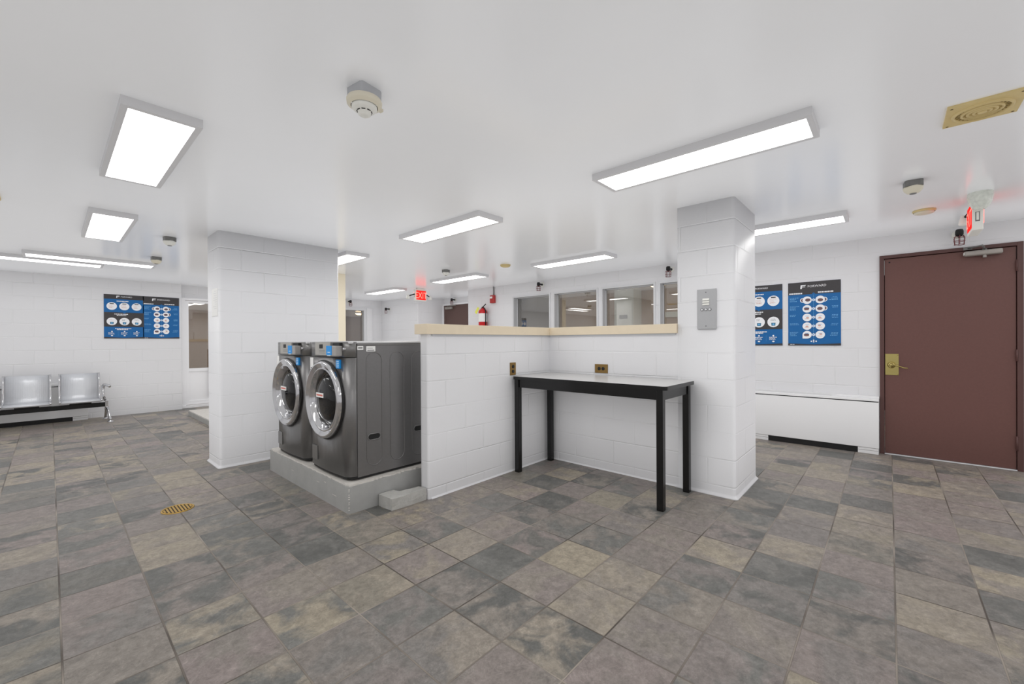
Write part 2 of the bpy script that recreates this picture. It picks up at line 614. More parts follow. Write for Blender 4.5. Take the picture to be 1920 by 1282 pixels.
b = MB()
b.prism(rrect(XN, YB, 1.68, YB + .34, .02, corners='d'), 0, CEIL, 'z')
struct(b.build('wall_left', M['block']))
b = MB(); b.box(XN - .2, YN, 0, XN, YB, CEIL)
struct(b.build('wall_rear', M['block']))
b = MB(); b.box(XN, YN - .2, 0, XR, YN, CEIL)
struct(b.build('wall_near', M['block']))


def pillar(name, x0, y0, x1, y1, r=.028, corners='abcd'):
    b = MB()
    n = 6
    rings = []
    for z, o in ((0, .020), (.008, .016), (.02, .004), (.03, 0), (CEIL, 0)):
        rings.append([b.bm.verts.new((u, v, z)) for u, v in rrect(x0 - o, y0 - o, x1 + o, y1 + o, r + o * .3, n, corners)])
    for A, B in zip(rings, rings[1:]):
        for i in range(len(A)):
            j = (i + 1) % len(A)
            f = b.bm.faces.new((A[i], A[j], B[j], B[i]))
            f.smooth = True
    b.bm.faces.new(rings[0][::-1]); b.bm.faces.new(rings[-1])
    return struct(b.build(name, M['block']))


pillar('pillar', 1.125, 4.97, 2.345, 5.42)
pillar('pillar', XP, .90, 4.262, 1.345, corners='acd')

# half-height partition (an L of block) and its beige cap
b = MB()
_w = rrect(1.995, 2.72, 2.30, 2.832, .022, corners='bc')
b.prism(_w[1:-1] + [(XP, 2.72), (XP, 1.345), (3.69, 1.345), (3.69, 2.832)], 0, 1.313, 'z')
# base fillet of caulk along the floor
b.prism([(2.711, 0), (2.72, .014), (2.74, 0)], 2.02, XP, 'x')
b.prism([(XP - .009, 0), (XP + .02, 0), (XP, .014)], 1.345, 2.72, 'y')
struct(b.build('wall_partition', M['block']))
b = MB()
b.box(1.966, 2.695, 1.313, 3.552, 2.858, 1.394, bevel=.002)
b.box(3.552, 1.347, 1.313, 3.715, 2.858, 1.394, bevel=.002)
b.mi = 1
b.box(2.03, 2.707, 1.300, XP, 2.722, 1.313)
b.box(XP - .013, 1.36, 1.300, XP + .01, 2.72, 1.313)
struct(b.build('trim_1', [M['cap'], M['greybox']]))

b = MB(); b.box(2.85, 6.69, 0, 3.265, 6.80, CEIL, bevel=.003)
struct(b.build('trim_2', M['cream_board']))

# ------------------------------------------------------------------ rooms seen through the glass
b = MB()
b.mi = 0; b.box(8.9, .9, 0, 9.0, 6.69, CEIL)
b.mi = 0; b.box(6.32, .8, 0, 8.9, .9, CEIL)
b.mi = 1; b.box(6.91, 6.60, 0, 8.9, 6.69, CEIL); b.box(6.31, 6.60, 0, 6.91, 6.69, CEIL)
b.mi = 2; b.box(8.5, 4.16, 0, 8.9, 4.62, CEIL)  # pale upright block behind the panes, with a small plate on it
b.mi = 3; b.box(8.485, 4.30, 1.74, 8.5, 4.49, 1.825)
b.mi = 2; b.box(8.86, 2.4, 1.756, 8.9, 3.6, 1.865)  # pale strip along the back wall
struct(b.build('wall_office', [M['roomtan'], M['roomgrey'], M['roomwhite'], M['zinc']]))
b = MB(); b.box(1.2, 17.5, 0, 4.4, 17.6, CEIL); b.box(4.3, 10.62, 0, 4.4, 17.5, CEIL); b.box(1.2, 10.38, 0, 1.3, 17.5, CEIL)
b.mi = 1; b.box(4.4, 17.5, 0, 9.6, 17.6, CEIL); b.box(9.5, 10.62, 0, 9.6, 17.5, CEIL); b.box(6.3, 10.52, 0, 9.5, 10.62, CEIL)
struct(b.build('wall_corridor', [M['roomtan'], M['roombrown']]))

# ------------------------------------------------------------------ windows
for k, (y0, y1) in enumerate(WIN):
    w = struct(empty('window_%d' % (k + 1), (XR, (y0 + y1) / 2, WZ0)))
    hw, hh = (y1 - y0) / 2, WZ1 - WZ0
    b = MB()
    d0, d1, t = -.012, .15, .030
    b.box(d0, -hw, 0, d1, -hw + t, hh); b.box(d0, hw - t, 0, d1, hw, hh)
    b.box(d0, -hw + t, hh - t, d1, hw - t, hh); b.box(d0, -hw + t, 0, d1, hw - t, t)
    # inner stop round the pane
    s = .012
    for a, c, e, f in ((-hw + t, t, -hw + t + s, hh - t), (hw - t - s, t, hw - t, hh - t)):
        b.box(.095, a, c, .125, e, f)
    b.box(.095, -hw + t, hh - t - s, .125, hw - t, hh - t); b.box(.095, -hw + t, t, .125, hw - t, t + s)
    b.build('window_frame', M['alu'], w)
    b = MB(); b.box(.106, -hw + t + .002, t + .002, .112, hw - t - .002, hh - t - .002)
    b.build('window_pane', M['glass'], w)
# the pane at the far end of the room
w = struct(empty('window_5', (5.045, 10.4, 1.0)))
b = MB()
for q in ((-.595, -.03, 0, -.515, .12, 1.16), (.515, -.03, 0, .595, .12, 1.16), (-.515, -.03, 1.09, .515, .12, 1.16), (-.515, -.03, 0, .515, .12, .07)):
    b.box(*q)
b.build('window_frame', M['alu'], w)
b = MB(); b.box(-.513, .06, .072, .513, .066, 1.088)
b.build('window_pane', M['glass'], w)

# ------------------------------------------------------------------ doors
# maroon steel door
d = struct(empty('door_1', (XR, -.4285, 0)))
oy = -.4285
b = MB()
fx0, fx1 = -.022, .12
b.box(fx0, .042 - oy, 0, fx1, DY1 - oy, DZ, bevel=.002)
b.box(fx0, DY0 - oy, 0, fx1, -.897 - oy, DZ, bevel=.002)
b.box(fx0, -.897 - oy, 2.127, fx1, .042 - oy, DZ, bevel=.002)
b.build('door_frame', M['maroon_frame'], d)
b = MB()
b.box(-.006, -.893 - oy, .012, .04, .038 - oy, 2.121, bevel=.002)
b.mi = 1; b.lathe([(0, -.009), (.008, -.008), (.008, -.005)], (0, -.002 - oy, 2.085), 'x', 10)
lf = b.build('door_leaf', [M['maroon'], M['dark']], d)
for z0, z1 in ((1.885, 1.995), (1.035, 1.148), (.19, .328)):
    b = MB()
    b.tube([(-.022, -.8955 - oy, z0), (-.022, -.8955 - oy, z1)], .008, 10)
    b.box(-.024, -.925 - oy, z0, -.0225, -.897 - oy, z1)
    b.build('hinge', M['maroon_frame'], d)
b = MB()
b.box(-.012, -.074 - oy, .862, -.006, .036 - oy, 1.092, bevel=.002)
for yy, zz in ((-.066, 1.082), (-.066, .872)):
    b.lathe([(0, -.018), (.006, -.016), (.007, -.011)], (0, yy - oy, zz), 'x', 10)
lp = b.build('lock_plate', M['brass'], d)
b = MB()
b.lathe([(.035, -.011), (.034, -.022), (.024, -.030), (.016, -.034), (.014, -.055), (0, -.058)], (0, -.016 - oy, .972), 'x', 20)
b.tube([(-.05, -.016 - oy, .972), (-.056, -.04 - oy, .975), (-.06, -.075 - oy, .962), (-.064, -.115 - oy, .945), (-.062, -.145 - oy, .944)], [.009, .009, .007, .0065, .007], 10)
b.build('lever_handle', M['brass'], lp)
b = MB()
b.box(-.075, -.805 - oy, 2.063, -.010, -.552 - oy, 2.112, bevel=.012, seg=3)
b.lathe([(.014, 2.04), (.014, 2.065)], (-.045, -.69 - oy, 0), 'z', 14)
b.mi = 1; b.box(-.076, -.5535 - oy, 2.075, -.012, -.549 - oy, 2.102, bevel=.002)
cl = b.build('door_closer', [M['closer'], M['offwhite']], d)
b = MB()
b.lathe([(.016, 2.11), (.016, 2.124), (0, 2.124)], (-.045, -.69 - oy, 0), 'z', 14)
b.tube([(-.045, -.69 - oy, 2.128), (-.19, -.66 - oy, 2.135)], .008, 8)
b.tube([(-.19, -.66 - oy, 2.138), (-.02, -.58 - oy, 2.145)], .007, 8)
b.box(-.03, -.61 - oy, 2.130, -.022, -.55 - oy, 2.16)
b.build('closer_arm', M['zinc'], cl)
b = MB(); b.box(-.03, -.897 - oy, 0, .13, .042 - oy, .010, bevel=.003)
b.build('threshold', M['alu'], d)

# white glazed door by the bench wall
d = struct(empty('door_2', (1.72, 10.17, 0)))
b = MB()
b.box(-.04, -.05, 0, .03, .1, 2.13); b.box(.03, -.05, 2.09, .90, .1, 2.13); b.box(.86, -.05, 0, .90, .1, 2.09)
b.box(-.04, -.07, 0, .90, .1, .05, bevel=.004)
b.build('door_frame', M['white'], d)
b = MB()
b.box(.03, -.02, .06, .085, .04, 2.085); b.box(.80, -.02, .06, .855, .04, 2.085)
b.box(.085, -.02, 2.04, .80, .04, 2.085); b.box(.085, -.025, .70, .80, .04, .765, bevel=.004)
b.box(.085, -.02, .06, .80, .04, .13); b.box(.085, .0, .13, .80, .03, .70)
lf = b.build('door_leaf', M['white'], d)
b = MB(); b.box(.085, .006, .765, .80, .012, 2.04)
b.build('door_pane', M['glass'], lf)
b = MB(); b.box(.395, -.05, .17, .415, -.028, 1.13, bevel=.004); b.box(.398, -.03, .2, .412, -.018, .24); b.box(.398, -.03, 1.06, .412, -.018, 1.10)
b.build('dark_bar', M['black'], lf)  # upright dark bar standing in for the dark line by the door stile

# brown door in the recess
d = struct(empty('door_3', (XD3, 8.17, 0)))
b = MB()
b.box(-.02, .52, 0, .1, .58, 2.235); b.box(-.02, -.58, 0, .1, -.52, 2.235); b.box(-.02, -.52, 2.195, .1, .52, 2.235)
b.build('door_frame', M['white'], d)
b = MB(); b.box(.0, -.517, .01, .045, .517, 2.19)
b.build('door_leaf', M['brown_door'], d)
b = MB(); b.box(-.06, .15, 2.09, 0, .42, 2.15, bevel=.01); b.tube([(-.05, .3, 2.155), (-.16, .2, 2.165), (-.02, .02, 2.175)], .009, 8)
b.build('door_closer', M['closer'], d)

# ------------------------------------------------------------------ ceiling light panels
def panel_light():
    root = empty('ceiling_light')
    hw, hl = .152, .61
    b = MB()
    z0 = -.042
    # tray with a flat rim
    b.box(-hw, -hl, z0, -hw + .027, hl, 0); b.box(hw - .027, -hl, z0, hw, hl, 0)
    b.box(-hw + .027, -hl, z0, hw - .027, -hl + .027, 0); b.box(-hw + .027, hl - .027, z0, hw - .027, hl, 0)
    b.box(-hw + .027, -hl + .027, -.012, hw - .027, hl - .027, 0)
    b.build('lamp_frame', M['lampframe'], root)
    b = MB(); b.box(-hw + .0272, -hl + .0272, z0 + .003, hw - .0272, hl - .0272, -.0125)
    b.build('lamp_diffuser', M['lampface'], root)
    return root


LIGHTS = [
    (.372, 3.19, 0, 'large-looking white ceiling panel light nearest the viewer on the bench side'),
    (.372, 5.50, 0, 'white ceiling panel light second from the viewer in the bench-side row'),
    (.395, 7.80, 1, 'long white ceiling panel light set crosswise in front of the bench wall'),
    (-.10, 8.26, 1, 'white ceiling panel light closest to the bench wall, cut by the photo edge'),
    (2.605, .885, 0, 'long white ceiling panel light above the floor before the black table'),
    (2.605, 3.225, 0, 'white ceiling panel light hanging over the half wall beside the washers'),
    (2.585, 5.565, 0, 'white ceiling panel light half hidden by the wide block pillar'),
    (4.775, .885, 0, 'white ceiling panel light behind the narrow pillar, near the maroon door'),
    (4.80, 3.255, 0, 'white ceiling panel light in front of the row of office windows'),
    (4.775, 5.62, 0, 'white ceiling panel light before the fire extinguisher wall, under a smoke detector'),
    (2.735, 13.95, 0, 'white ceiling panel light seen through the glass of the white door'),
    (4.86, 8.15, 0, 'white ceiling panel light farthest back, beside the hanging red exit sign'),
]
UNSEEN = [(.372, .70, 0), (2.605, -1.5, 0), (.372, -1.5, 0), (4.775, -1.5, 0), (-1.95, .85, 0), (-1.95, 3.2, 0), (-1.95, -1.5, 0), (-1.95, 5.5, 0)]
proto = panel_light()
for i, (x, y, r, lab) in enumerate(LIGHTS + [u + ('white ceiling panel light outside the photo, over the part of the room behind the viewer',) for u in UNSEEN]):
    o = proto if i == 0 else copy_tree(proto)
    o.location = (x, y, CEIL)
    o.rotation_euler = (0, 0, PI / 2 if r else 0)
    tag(o, lab, 'ceiling light', 'ceiling panel lights')

# a lamp in each of the rooms behind the glass
for i, (x, y, lab) in enumerate(((7.9, 3.36, 'round warm ceiling lamp seen through the office windows'), (7.83, 14.95, 'round warm ceiling lamp behind the far dark pane'))):
    r = empty('round_ceiling_lamp', (x, y, CEIL))
    b = MB(); b.lathe([(0, 0), (.16, 0), (.16, -.02), (.145, -.03)], seg=28)
    b.build('lamp_base', M['alu'], r)
    b = MB(); b.lathe([(.145, -.028), (.13, -.06), (.08, -.085), (0, -.092)], seg=28)
    b.build('lamp_shade', M['warm'], r)
    tag(r, lab, 'ceiling lamp', 'round lamps in the rooms behind glass')

# ------------------------------------------------------------------ concrete plinths
def plinth(name, x0, y0, x1, y1, h, label, cap_label='bare worn concrete top'):
    root = empty(name, ((x0 + x1) / 2, (y0 + y1) / 2, 0))
    cx, cy = root.location.x, root.location.y
    b = MB()
    b.prism([(u - cx, v - cy) for u, v in rrect(x0, y0, x1, y1, .022, 4)], 0, h - .012, 'z')
    if h > .15:
        b.mi = 1
        for yy, zz, ln in ((3.42, .125, .05), (3.12, .085, .07), (3.95, .11, .045), (3.30, .15, .03)):
            b.box(x0 - .0008 - cx, yy - cy, zz, x0 + .004 - cx, yy + ln - cy, zz + .004)
        for k in range(9):
            b.lathe([(0, -.004), (.006, 0), (0, .004)], (x0 + .006 - cx, y0 + .006 - cy, .03 + k * .019 + random.uniform(-.006, .006)), 'z', 6, smooth=False)
    b.build('base', [M['plinthside'], M['plinthtop']], root)
    b = MB()
    # top skin with a broken, wavy edge
    loop = []
    pts = rrect(x0 + .004, y0 + .004, x1 - .004, y1 - .004, .03, 4)
    for i, p in enumerate(pts):
        q = pts[(i + 1) % len(pts)]
        L_ = math.hypot(q[0] - p[0], q[1] - p[1])
        n = max(1, int(L_ / .018))
        for k in range(n):
            t = k / n
            j = random.uniform(0, .009) + (.012 if random.random() < .12 else 0)
            u, v = p[0] + (q[0] - p[0]) * t, p[1] + (q[1] - p[1]) * t
            du, dv = cx - u, cy - v
            m = math.hypot(du, dv)
            loop.append((u + du / m * j - cx, v + dv / m * j - cy))
    b.prism(loop, h - .02, h, 'z')
    tag(b.build('top_skin', M['plinthtop'], root), cap_label)
    tag(root, label, 'plinth')
    return root


PZ = .208
plinth('concrete_plinth', 1.44, 2.925, 2.36, 4.56, PZ, 'grey painted concrete plinth under the two front-loading washers')
plinth('concrete_plinth', 1.60, 6.6, 2.5, 9.1, .085, 'low pale concrete plinth beyond the wide pillar, near the white glazed door')
b = MB()
b.prism([(1.68, 2.742), (1.987, 2.738), (1.987, 2.80), (1.98, 2.832), (1.815, 2.845), (1.80, 2.912), (1.672, 2.912)], 0, .088, 'z')
b.jitter(.006, 14, 3)
o = b.build('concrete_stub', M['chip'])
tag(o, 'small rough L-shaped concrete block on the floor at the end of the half wall', 'concrete block')

# ------------------------------------------------------------------ washers
def washer():
    root = empty('washing_machine')
    W, D, Hh = .69, .80, 1.052
    fx = .085                         # where side panels begin
    zs = .930                         # console split

    def front_loop(o=0.0, bulge=.012):
        pts = []
        n = 8
        for i in range(n + 1):
            a = PI / 2 * i / n
            pts.append((fx - (fx - .012) * math.sin(a) + o, .08 - .08 * math.cos(a) + o * .3))
        for i in range(1, 8):
            t = i / 8
            pts.append((.012 - bulge * math.sin(PI * t) + o, .08 + (W - .16) * t))
        for i in range(n + 1):
            a = PI / 2 * (1 - i / n)
            pts.append((fx - (fx - .012) * math.sin(a) + o, W - .08 + .08 * math.cos(a) - o * .3))
        return pts
    b = MB()
    # cabinet: side and back panels
    b.box(fx + .003, 0, .022, D, W, 1.030, bevel=.004)
    # pressed-in ovals on both side panels
    for yy in (-.0005, W + .0005):
        for x0, x1 in ((.162, .291), (.366, .493), (.567, .70)):
            r = (x1 - x0) / 2
            z0, z1 = .09, .965
            cx = (x0 + x1) / 2
            p = []
            for i in range(13):
                a = PI * i / 12
                p.append((cx + r * math.cos(a), yy, z1 - r + r * math.sin(a)))
            for i in range(13):
                a = PI + PI * i / 12
                p.append((cx + r * math.cos(a), yy, z0 + r + r * math.sin(a)))
            b.tube(p, .0035, 6, closed=True)
    b.mi = 1
    b.box(fx + .02, .01, 0.006, D - .02, W - .01, .03)
    b.build('cabinet', [M['graphite'], M['dark']], root)
    b = MB(); b.box(fx + .003, -.004, 1.018, D, W + .004, 1.030, bevel=.003)
    b.mi = 1; b.box(.03, .004, 1.0302, D - .005, W - .004, 1.052, bevel=.008, seg=3)
    b.build('top_lid', [M['graphite_console'], M['lid']], root)
    b = MB()
    b.prism(front_loop(), .034, zs - .004, 'z', smooth=True)
    b.mi = 1; b.prism(front_loop(.012), .012, .034, 'z', smooth=True)
    # service flap at the lower corner
    b.mi = 2; b.box(-.0022, .50, .085, .02, .60, .20, bevel=.003)
    fp = b.build('front_panel', [M['graphite'], M['dark'], M['graphite_console']], root)
    cy, cz = .362, .592
    cut = MB(); cut.lathe([(0, -.05), (.25, -.05), (.25, .2), (0, .2)], (0, cy, cz), 'x', 64)
    co_ = cut.build('cutter', M['dark'])
    md = fp.modifiers.new('hole', 'BOOLEAN'); md.object = co_; md.operation = 'DIFFERENCE'; md.solver = 'EXACT'
    dg = bpy.context.evaluated_depsgraph_get()
    me = bpy.data.meshes.new_from_object(fp.evaluated_get(dg))
    fp.modifiers.clear(); fp.data = me; me.name = 'front_panel'
    bpy.data.objects.remove(co_)
    b = MB()
    b.prism(front_loop(-.001), zs, 1.046, 'z', smooth=True)
    co = b.build('console', M['graphite_console'], root)
    b = MB(); b.box(-.008, .24, .942, .012, .512, 1.043, bevel=.002)
    b.mi = 1; b.box(-.0095, .37, .995, -.006, .43, 1.028); b.box(-.0095, .285, .948, -.006, .305, .958)
    b.mi = 2
    for k in range(3):
        b.box(-.0088, .33, .958 + k * .011, -.0075, .44, .961 + k * .011)
    b.build('control_plate', [M['plate'], M['dark'], M['greyprint']], co)
    b = MB(); b.box(-.04, .075, .940, .012, .232, 1.018, bevel=.006)
    b.mi = 1; b.box(-.0425, .140, .948, -.039, .231, 1.018, bevel=.001)
    b.mi = 2; b.box(-.0425, .16, .941, -.039, .215, .947)
    b.mi = 3; b.box(-.012, .075, 1.019, .012, .19, 1.040, bevel=.002)
    b.mi = 2; b.box(-.0432, .165, .966, -.0424, .205, .971)
    b.build('card_reader', [M['reader'], M['blue'], M['skyblue'], M['dark']], co)
    b = MB(); b.lathe([(.012, .02), (.012, .004), (.008, .001), (0, .002)], (0, .052, .992), 'x', 16)
    b.build('key_lock', M['chrome'], co)
    # stickers
    b = MB(); b.box(-.0025, .098, .845, .012, .155, .912); b.mi = 1
    for k in range(4):
        b.box(-.0035, .108, .855 + k * .014, -.002, .145, .860 + k * .014)
    b.build('blue_sticker', [M['blue'], M['skyblue']], fp)
    b = MB(); b.box(.006, .585, .82, .02, .645, .918); b.mi = 1; b.box(.005, .597, .828, .008, .632, .836)
    b.build('white_sticker', [M['paper'], M['dark']], fp)
    b = MB(); b.box(.09, -.0012, .985, .137, .002, 1.015); b.mi = 1; b.box(.096, -.002, .995, .131, 0, 1.006)
    b.mi = 0; b.box(.162, -.0012, .972, .237, .002, 1.012); b.mi = 1; b.box(.170, -.002, .978, .229, 0, .984); b.box(.170, -.002, .995, .215, 0, .998)
    b.build('rating_label', [M['paper'], M['greyprint']], root)
    # grip slots in the side panel
    for x0, x1 in ((.170, .276), (.585, .69)):
        b = MB()
        z0, z1 = .288, .335
        r = (z1 - z0) / 2
        lp = []
        for i in range(9):
            a = -PI / 2 + PI * i / 8
            lp.append((x1 - r + r * math.cos(a), (z0 + z1) / 2 + r * math.sin(a)))
        for i in range(9):
            a = PI / 2 + PI * i / 8
            lp.append((x0 + r + r * math.cos(a), (z0 + z1) / 2 + r * math.sin(a)))
        b.prism(lp, -.0015, .002, 'y')
        b.mi = 1
        b.tube([(u, -.001, v) for u, v in lp], .0045, 6, closed=True)
        b.build('grip_slot', [M['dark'], M['graphite']], root)
    # porthole door: chromed ring, dark bowl, sticker
    b = MB()
    b.lathe([(.305, .012), (.306, -.012), (.302, -.026), (.292, -.033), (.284, -.034)], (0, cy, cz), 'x', 64)
    b.lathe([(.284, -.034), (.252, -.018)], (0, cy, cz), 'x', 64)
    b.lathe([(.252, -.018), (.243, -.022), (.238, -.018), (.226, .02), (.214, .048)], (0, cy, cz), 'x', 64)
    dr = b.build('porthole_door', M['chrome'], root)
    b = MB(); b.lathe([(.313, .012), (.314, -.003), (.306, -.004)], (0, cy, cz), 'x', 64)
    b.build('door_seal', M['dark'], dr)
    b = MB(); b.lathe([(.222, .05), (.205, .048), (.196, .040), (.182, .018), (.16, .0), (.11, -.014), (.05, -.021), (0, -.022)], (0, cy, cz), 'x', 64)
    b.build('porthole_glass', M['doorglass'], dr)
    b = MB(); b.box(-.024, cy - .03, cz + .015, -.012, cy + .10, cz + .05)
    b.mi = 1; b.box(-.0248, cy - .02, cz + .026, -.0235, cy + .09, cz + .039)
    b.build('door_sticker', [M['paper'], M['redprint']], dr)
    for yy in (.05, W - .05):
        b = MB(); b.lathe([(.018, 0), (.018, .008), (.008, .012), (.008, .03)], (fx + .03, yy, 0), 'z', 12)
        b.build('foot', M['zinc'], root)
    return root


w1 = washer()
w1.location = (1.455, 2.985, PZ)
tag(w1, 'grey front-loading washer on the plinth, nearer the half wall, side panel showing', 'washing machine', 'front-loading washers')
w2 = copy_tree(w1)
w2.location = (1.455, 3.758, PZ)
tag(w2, 'grey front-loading washer on the plinth, the one beside the wide block pillar', 'washing machine', 'front-loading washers')

# ------------------------------------------------------------------ table
t = empty('work_table', (3.25, 1.945, 0))
ox, oy = 3.25, 1.945
b = MB(); b.prism([(u - ox, v - oy) for u, v in rrect(2.952, 1.195, 3.55, 2.695, .03)], .889, .9175, 'z')
b.mi = 1; b.prism([(u - ox, v - oy) for u, v in rrect(2.954, 1.197, 3.548, 2.693, .029)], .9175, .9195, 'z')
b.build('tabletop', [M['black'], M['tabletop']], t)
b = MB()
b.box(2.985 - ox, 1.25 - oy, .812, 3.003 - ox, 2.65 - oy, .889); b.box(3.497 - ox, 1.25 - oy, .812, 3.515 - ox, 2.65 - oy, .889)
b.box(3.0 - ox, 1.235 - oy, .812, 3.5 - ox, 1.25 - oy, .889); b.box(3.0 - ox, 2.655 - oy, .812, 3.5 - ox, 2.67 - oy, .889)
b.build('apron', M['black'], t)
for x, y in ((2.972, 1.23), (2.972, 2.632), (3.482, 1.225), (3.482, 2.632)):
    b = MB(); b.box(x - ox, y - oy, 0, x + .05 - ox, y + .05 - oy, .889, bevel=.003)
    b.build('leg', M['black'], t)
tag(t, 'tall black work table with a grey laminate top in the corner of the half wall', 'table')

# ------------------------------------------------------------------ wall plates
def outlet(name, loc, rz, horizontal, label):
    r = empty(name, loc, rz)
    w, h = (.072, .060) if horizontal else (.042, .060)
    b = MB()
    if horizontal:
        b.box(-.006, -.071, -.043, 0, .071, .043, bevel=.002); sp = ((-.022, 0), (.022, 0))
    else:
        b.box(-.006, -.041, -.061, 0, .041, .061, bevel=.002); sp = ((0, -.024), (0, .022))
    b.build('cover_plate', M['bronze'], r)
    for y, z in sp:
        b = MB(); b.lathe([(.0165, -.006), (.0165, -.009), (.012, -.010), (0, -.010)], (0, y, z), 'x', 16)
        b.build('socket', M['dark'], r)
    tag(r, label, 'outlet')
    return r


outlet('power_outlet', (2.99, 2.7195, .986), PI / 2, False, 'upright bronze outlet plate on the half wall at the table end')
outlet('power_outlet', (XP - .0005, 2.085, .982), 0, True, 'sideways bronze outlet plate on the wall above the black table')

r = empty('intercom', (XP - .0005, 1.108, 1.505))
b = MB(); b.box(-.010, -.0745, -.162, 0, .0745, .162, bevel=.0015)
b.mi = 1
for z in (-.138, .136):
    b.lathe([(.004, -.0105), (0, -.0108)], (0, .004, z), 'x', 8)
b.build('face_plate', [M['intercomgrey'], M['dark']], r)
b = MB()
for z in (.078, .058, .038):
    b.prism([(-.010, z - .007), (-.020, z - .006), (-.010, z + .009)], -.022, .03, 'y')
b.build('speaker_louvre', M['offwhite'], r)
for y in (-.026, .004, .034):
    b = MB(); b.lathe([(.0115, -.010), (.0115, -.014), (.009, -.0145)], (0, y, -.004), 'x', 14); b.mi = 1
    b.lathe([(.009, -.0145), (0, -.016)], (0, y, -.004), 'x', 14)
    b.build('button', [M['dark'], M['alu']], r)
tag(r, 'silver intercom panel with three buttons on the narrow block pillar', 'intercom')

b = MB(); b.box(-.0015, -.11, -.14, 0, .11, .14)
b.mi = 1
random.seed(3)
for k in range(9):
    z = .11 - k * .022
    b.box(-.0022, -.085, z, -.0012, -.085 + random.uniform(.07, .16), z + .005)
o = b.build('paper_notice', [M['paper'], M['lampframe']], None, (1.1245, 5.12, 1.665))
tag(o, 'small white paper notice taped to the side of the wide block pillar', 'notice')

# ------------------------------------------------------------------ posters
def text_mesh(body, size):
    cu = bpy.data.curves.new('lettering', 'FONT')
    cu.body = body
    cu.size = size
    cu.align_x = 'CENTER'
    cu.resolution_u = 2
    o = bpy.data.objects.new('lettering', cu)
    COL.objects.link(o)
    dg = bpy.context.evaluated_depsgraph_get()
    me = bpy.data.meshes.new_from_object(o.evaluated_get(dg))
    bpy.data.objects.remove(o)
    polys = [[me.vertices[i].co.copy() for i in p.vertices] for p in me.polygons]
    bpy.data.meshes.remove(me)
    return polys


class Poster:
    """flat printed sheet; u right, v up as one looks at it; the sheet faces local -y"""

    def __init__(s):
        s.b = MB()
        s.b.box(0, 0, 0, .515, .004, .765)
        s.k = 0

    def y(s):
        s.k += 1
        return -.0003 - s.k * .00004

    def rect(s, mi, u0, v0, u1, v1):
        y = s.y(); s.b.mi = mi
        s.b.poly([(u0, y, v0), (u1, y, v0), (u1, y, v1), (u0, y, v1)])

    def disc(s, mi, u, v, r, sq=1.0, n=20):
        y = s.y(); s.b.mi = mi
        s.b.poly([(u + r * math.cos(2 * PI * i / n), y, v + r * sq * math.sin(2 * PI * i / n)) for i in range(n)])

    def pol(s, mi, pts):
        y = s.y(); s.b.mi = mi
        s.b.poly([(u, y, v) for u, v in pts])

    def text(s, mi, body, u, v, size):
        y = s.y(); s.b.mi = mi
        for p in text_mesh(body, size):
            s.b.poly([(u + q.x, y, v + q.y) for q in p])

    def lines(s, mi, u0, u1, v, n, gap, h, rnd, right=False):
        for k in range(n):
            w = (u1 - u0) * rnd.uniform(.55, 1)
            a = u1 - w if right else u0
            # broken into word-length dashes
            x = a
            while x < a + w - .004:
                d = min(rnd.uniform(.008, .022), a + w - x)
                s.rect(mi, x, v - k * gap, x + d, v - k * gap + h)
                x += d + .004

    def logo(s, u, v, k=1.0):
        P = lambda pts: s.pol(2, [(u + a * k, v + c * k) for a, c in pts])
        P([(0, 0), (.016, 0), (.020, .042), (.004, .042)])
        P([(.012, .034), (.052, .034), (.056, .046), (.004, .046)])
        P([(.014, .019), (.049, .019), (.050, .026), (.015, .026)])
        s.text(2, 'FORWARD', u + .165 * k, v + .014 * k, .037 * k)


def poster_howto(seed):
    rnd = random.Random(seed)
    p = Poster()
    W, Hh = .515, .765
    p.rect(0, 0, 0, W, Hh)
    p.rect(1, 0, .615, W, Hh)
    p.pol(0, [(0, .612), (.235, .612), (.257, .635), (.28, .612), (W, .612), (W, .60), (0, .60)])
    p.logo(.125, .685)
    p.lines(2, .012, .19, .622, 1, .02, .016, rnd)
    p.lines(2, .30, .475, .626, 1, .02, .016, rnd)
    p.rect(3, .2565, .05, .2585, .61)
    for k in range(5):
        v = .545 - k * .104
        for sgn in (-1, 1):
            u = .257 + sgn * .064
            if k == 0 or (k == 1 and sgn > 0):
                p.disc(2, u + sgn * .042, v, .028)
                p.disc(4, u + sgn * .042, v, .02)
            p.disc(2, u, v, .046)
            if k == 4 and sgn < 0:
                p.pol(2, [(u - .045, v - .045), (u, v - .046), (u - .046, v)])
            mi = (4, 4, 5, 5, 4)[k] if sgn < 0 or k < 2 else 6
            p.disc(mi, u + rnd.uniform(-.008, .008), v + rnd.uniform(-.006, .006), .027 if mi == 4 else .015, .7)
            if k > 1 or (k == 1 and sgn < 0):
                p.rect(6, u - .024, v - .018, u + .02, v - .013)
                p.rect(3, u - .018, v + .014, u + .018, v + .018)
        p.disc(2, .257, v, .015)
        p.disc(3, .257, v, .008)
        p.lines(3, .018, .115, v + .03, 2 + (k < 2) * 2 + rnd.randint(0, 2), .014, .006, rnd)
        p.lines(3, .40, .49, v + .02, 2 + rnd.randint(0, 1), .016, .006, rnd, True)
    for k, (a, c) in enumerate(((.235, .05), (.258, .062), (.282, .05), (.258, .044))):
        p.disc(2, a, c, .008)
    p.pol(1, [(0, 0), (W, 0), (W, .026), (.38, .018), (.257, .012), (.14, .018), (0, .026)])
    p.lines(2, .02, .08, .010, 1, .01, .005, rnd)
    return p.b


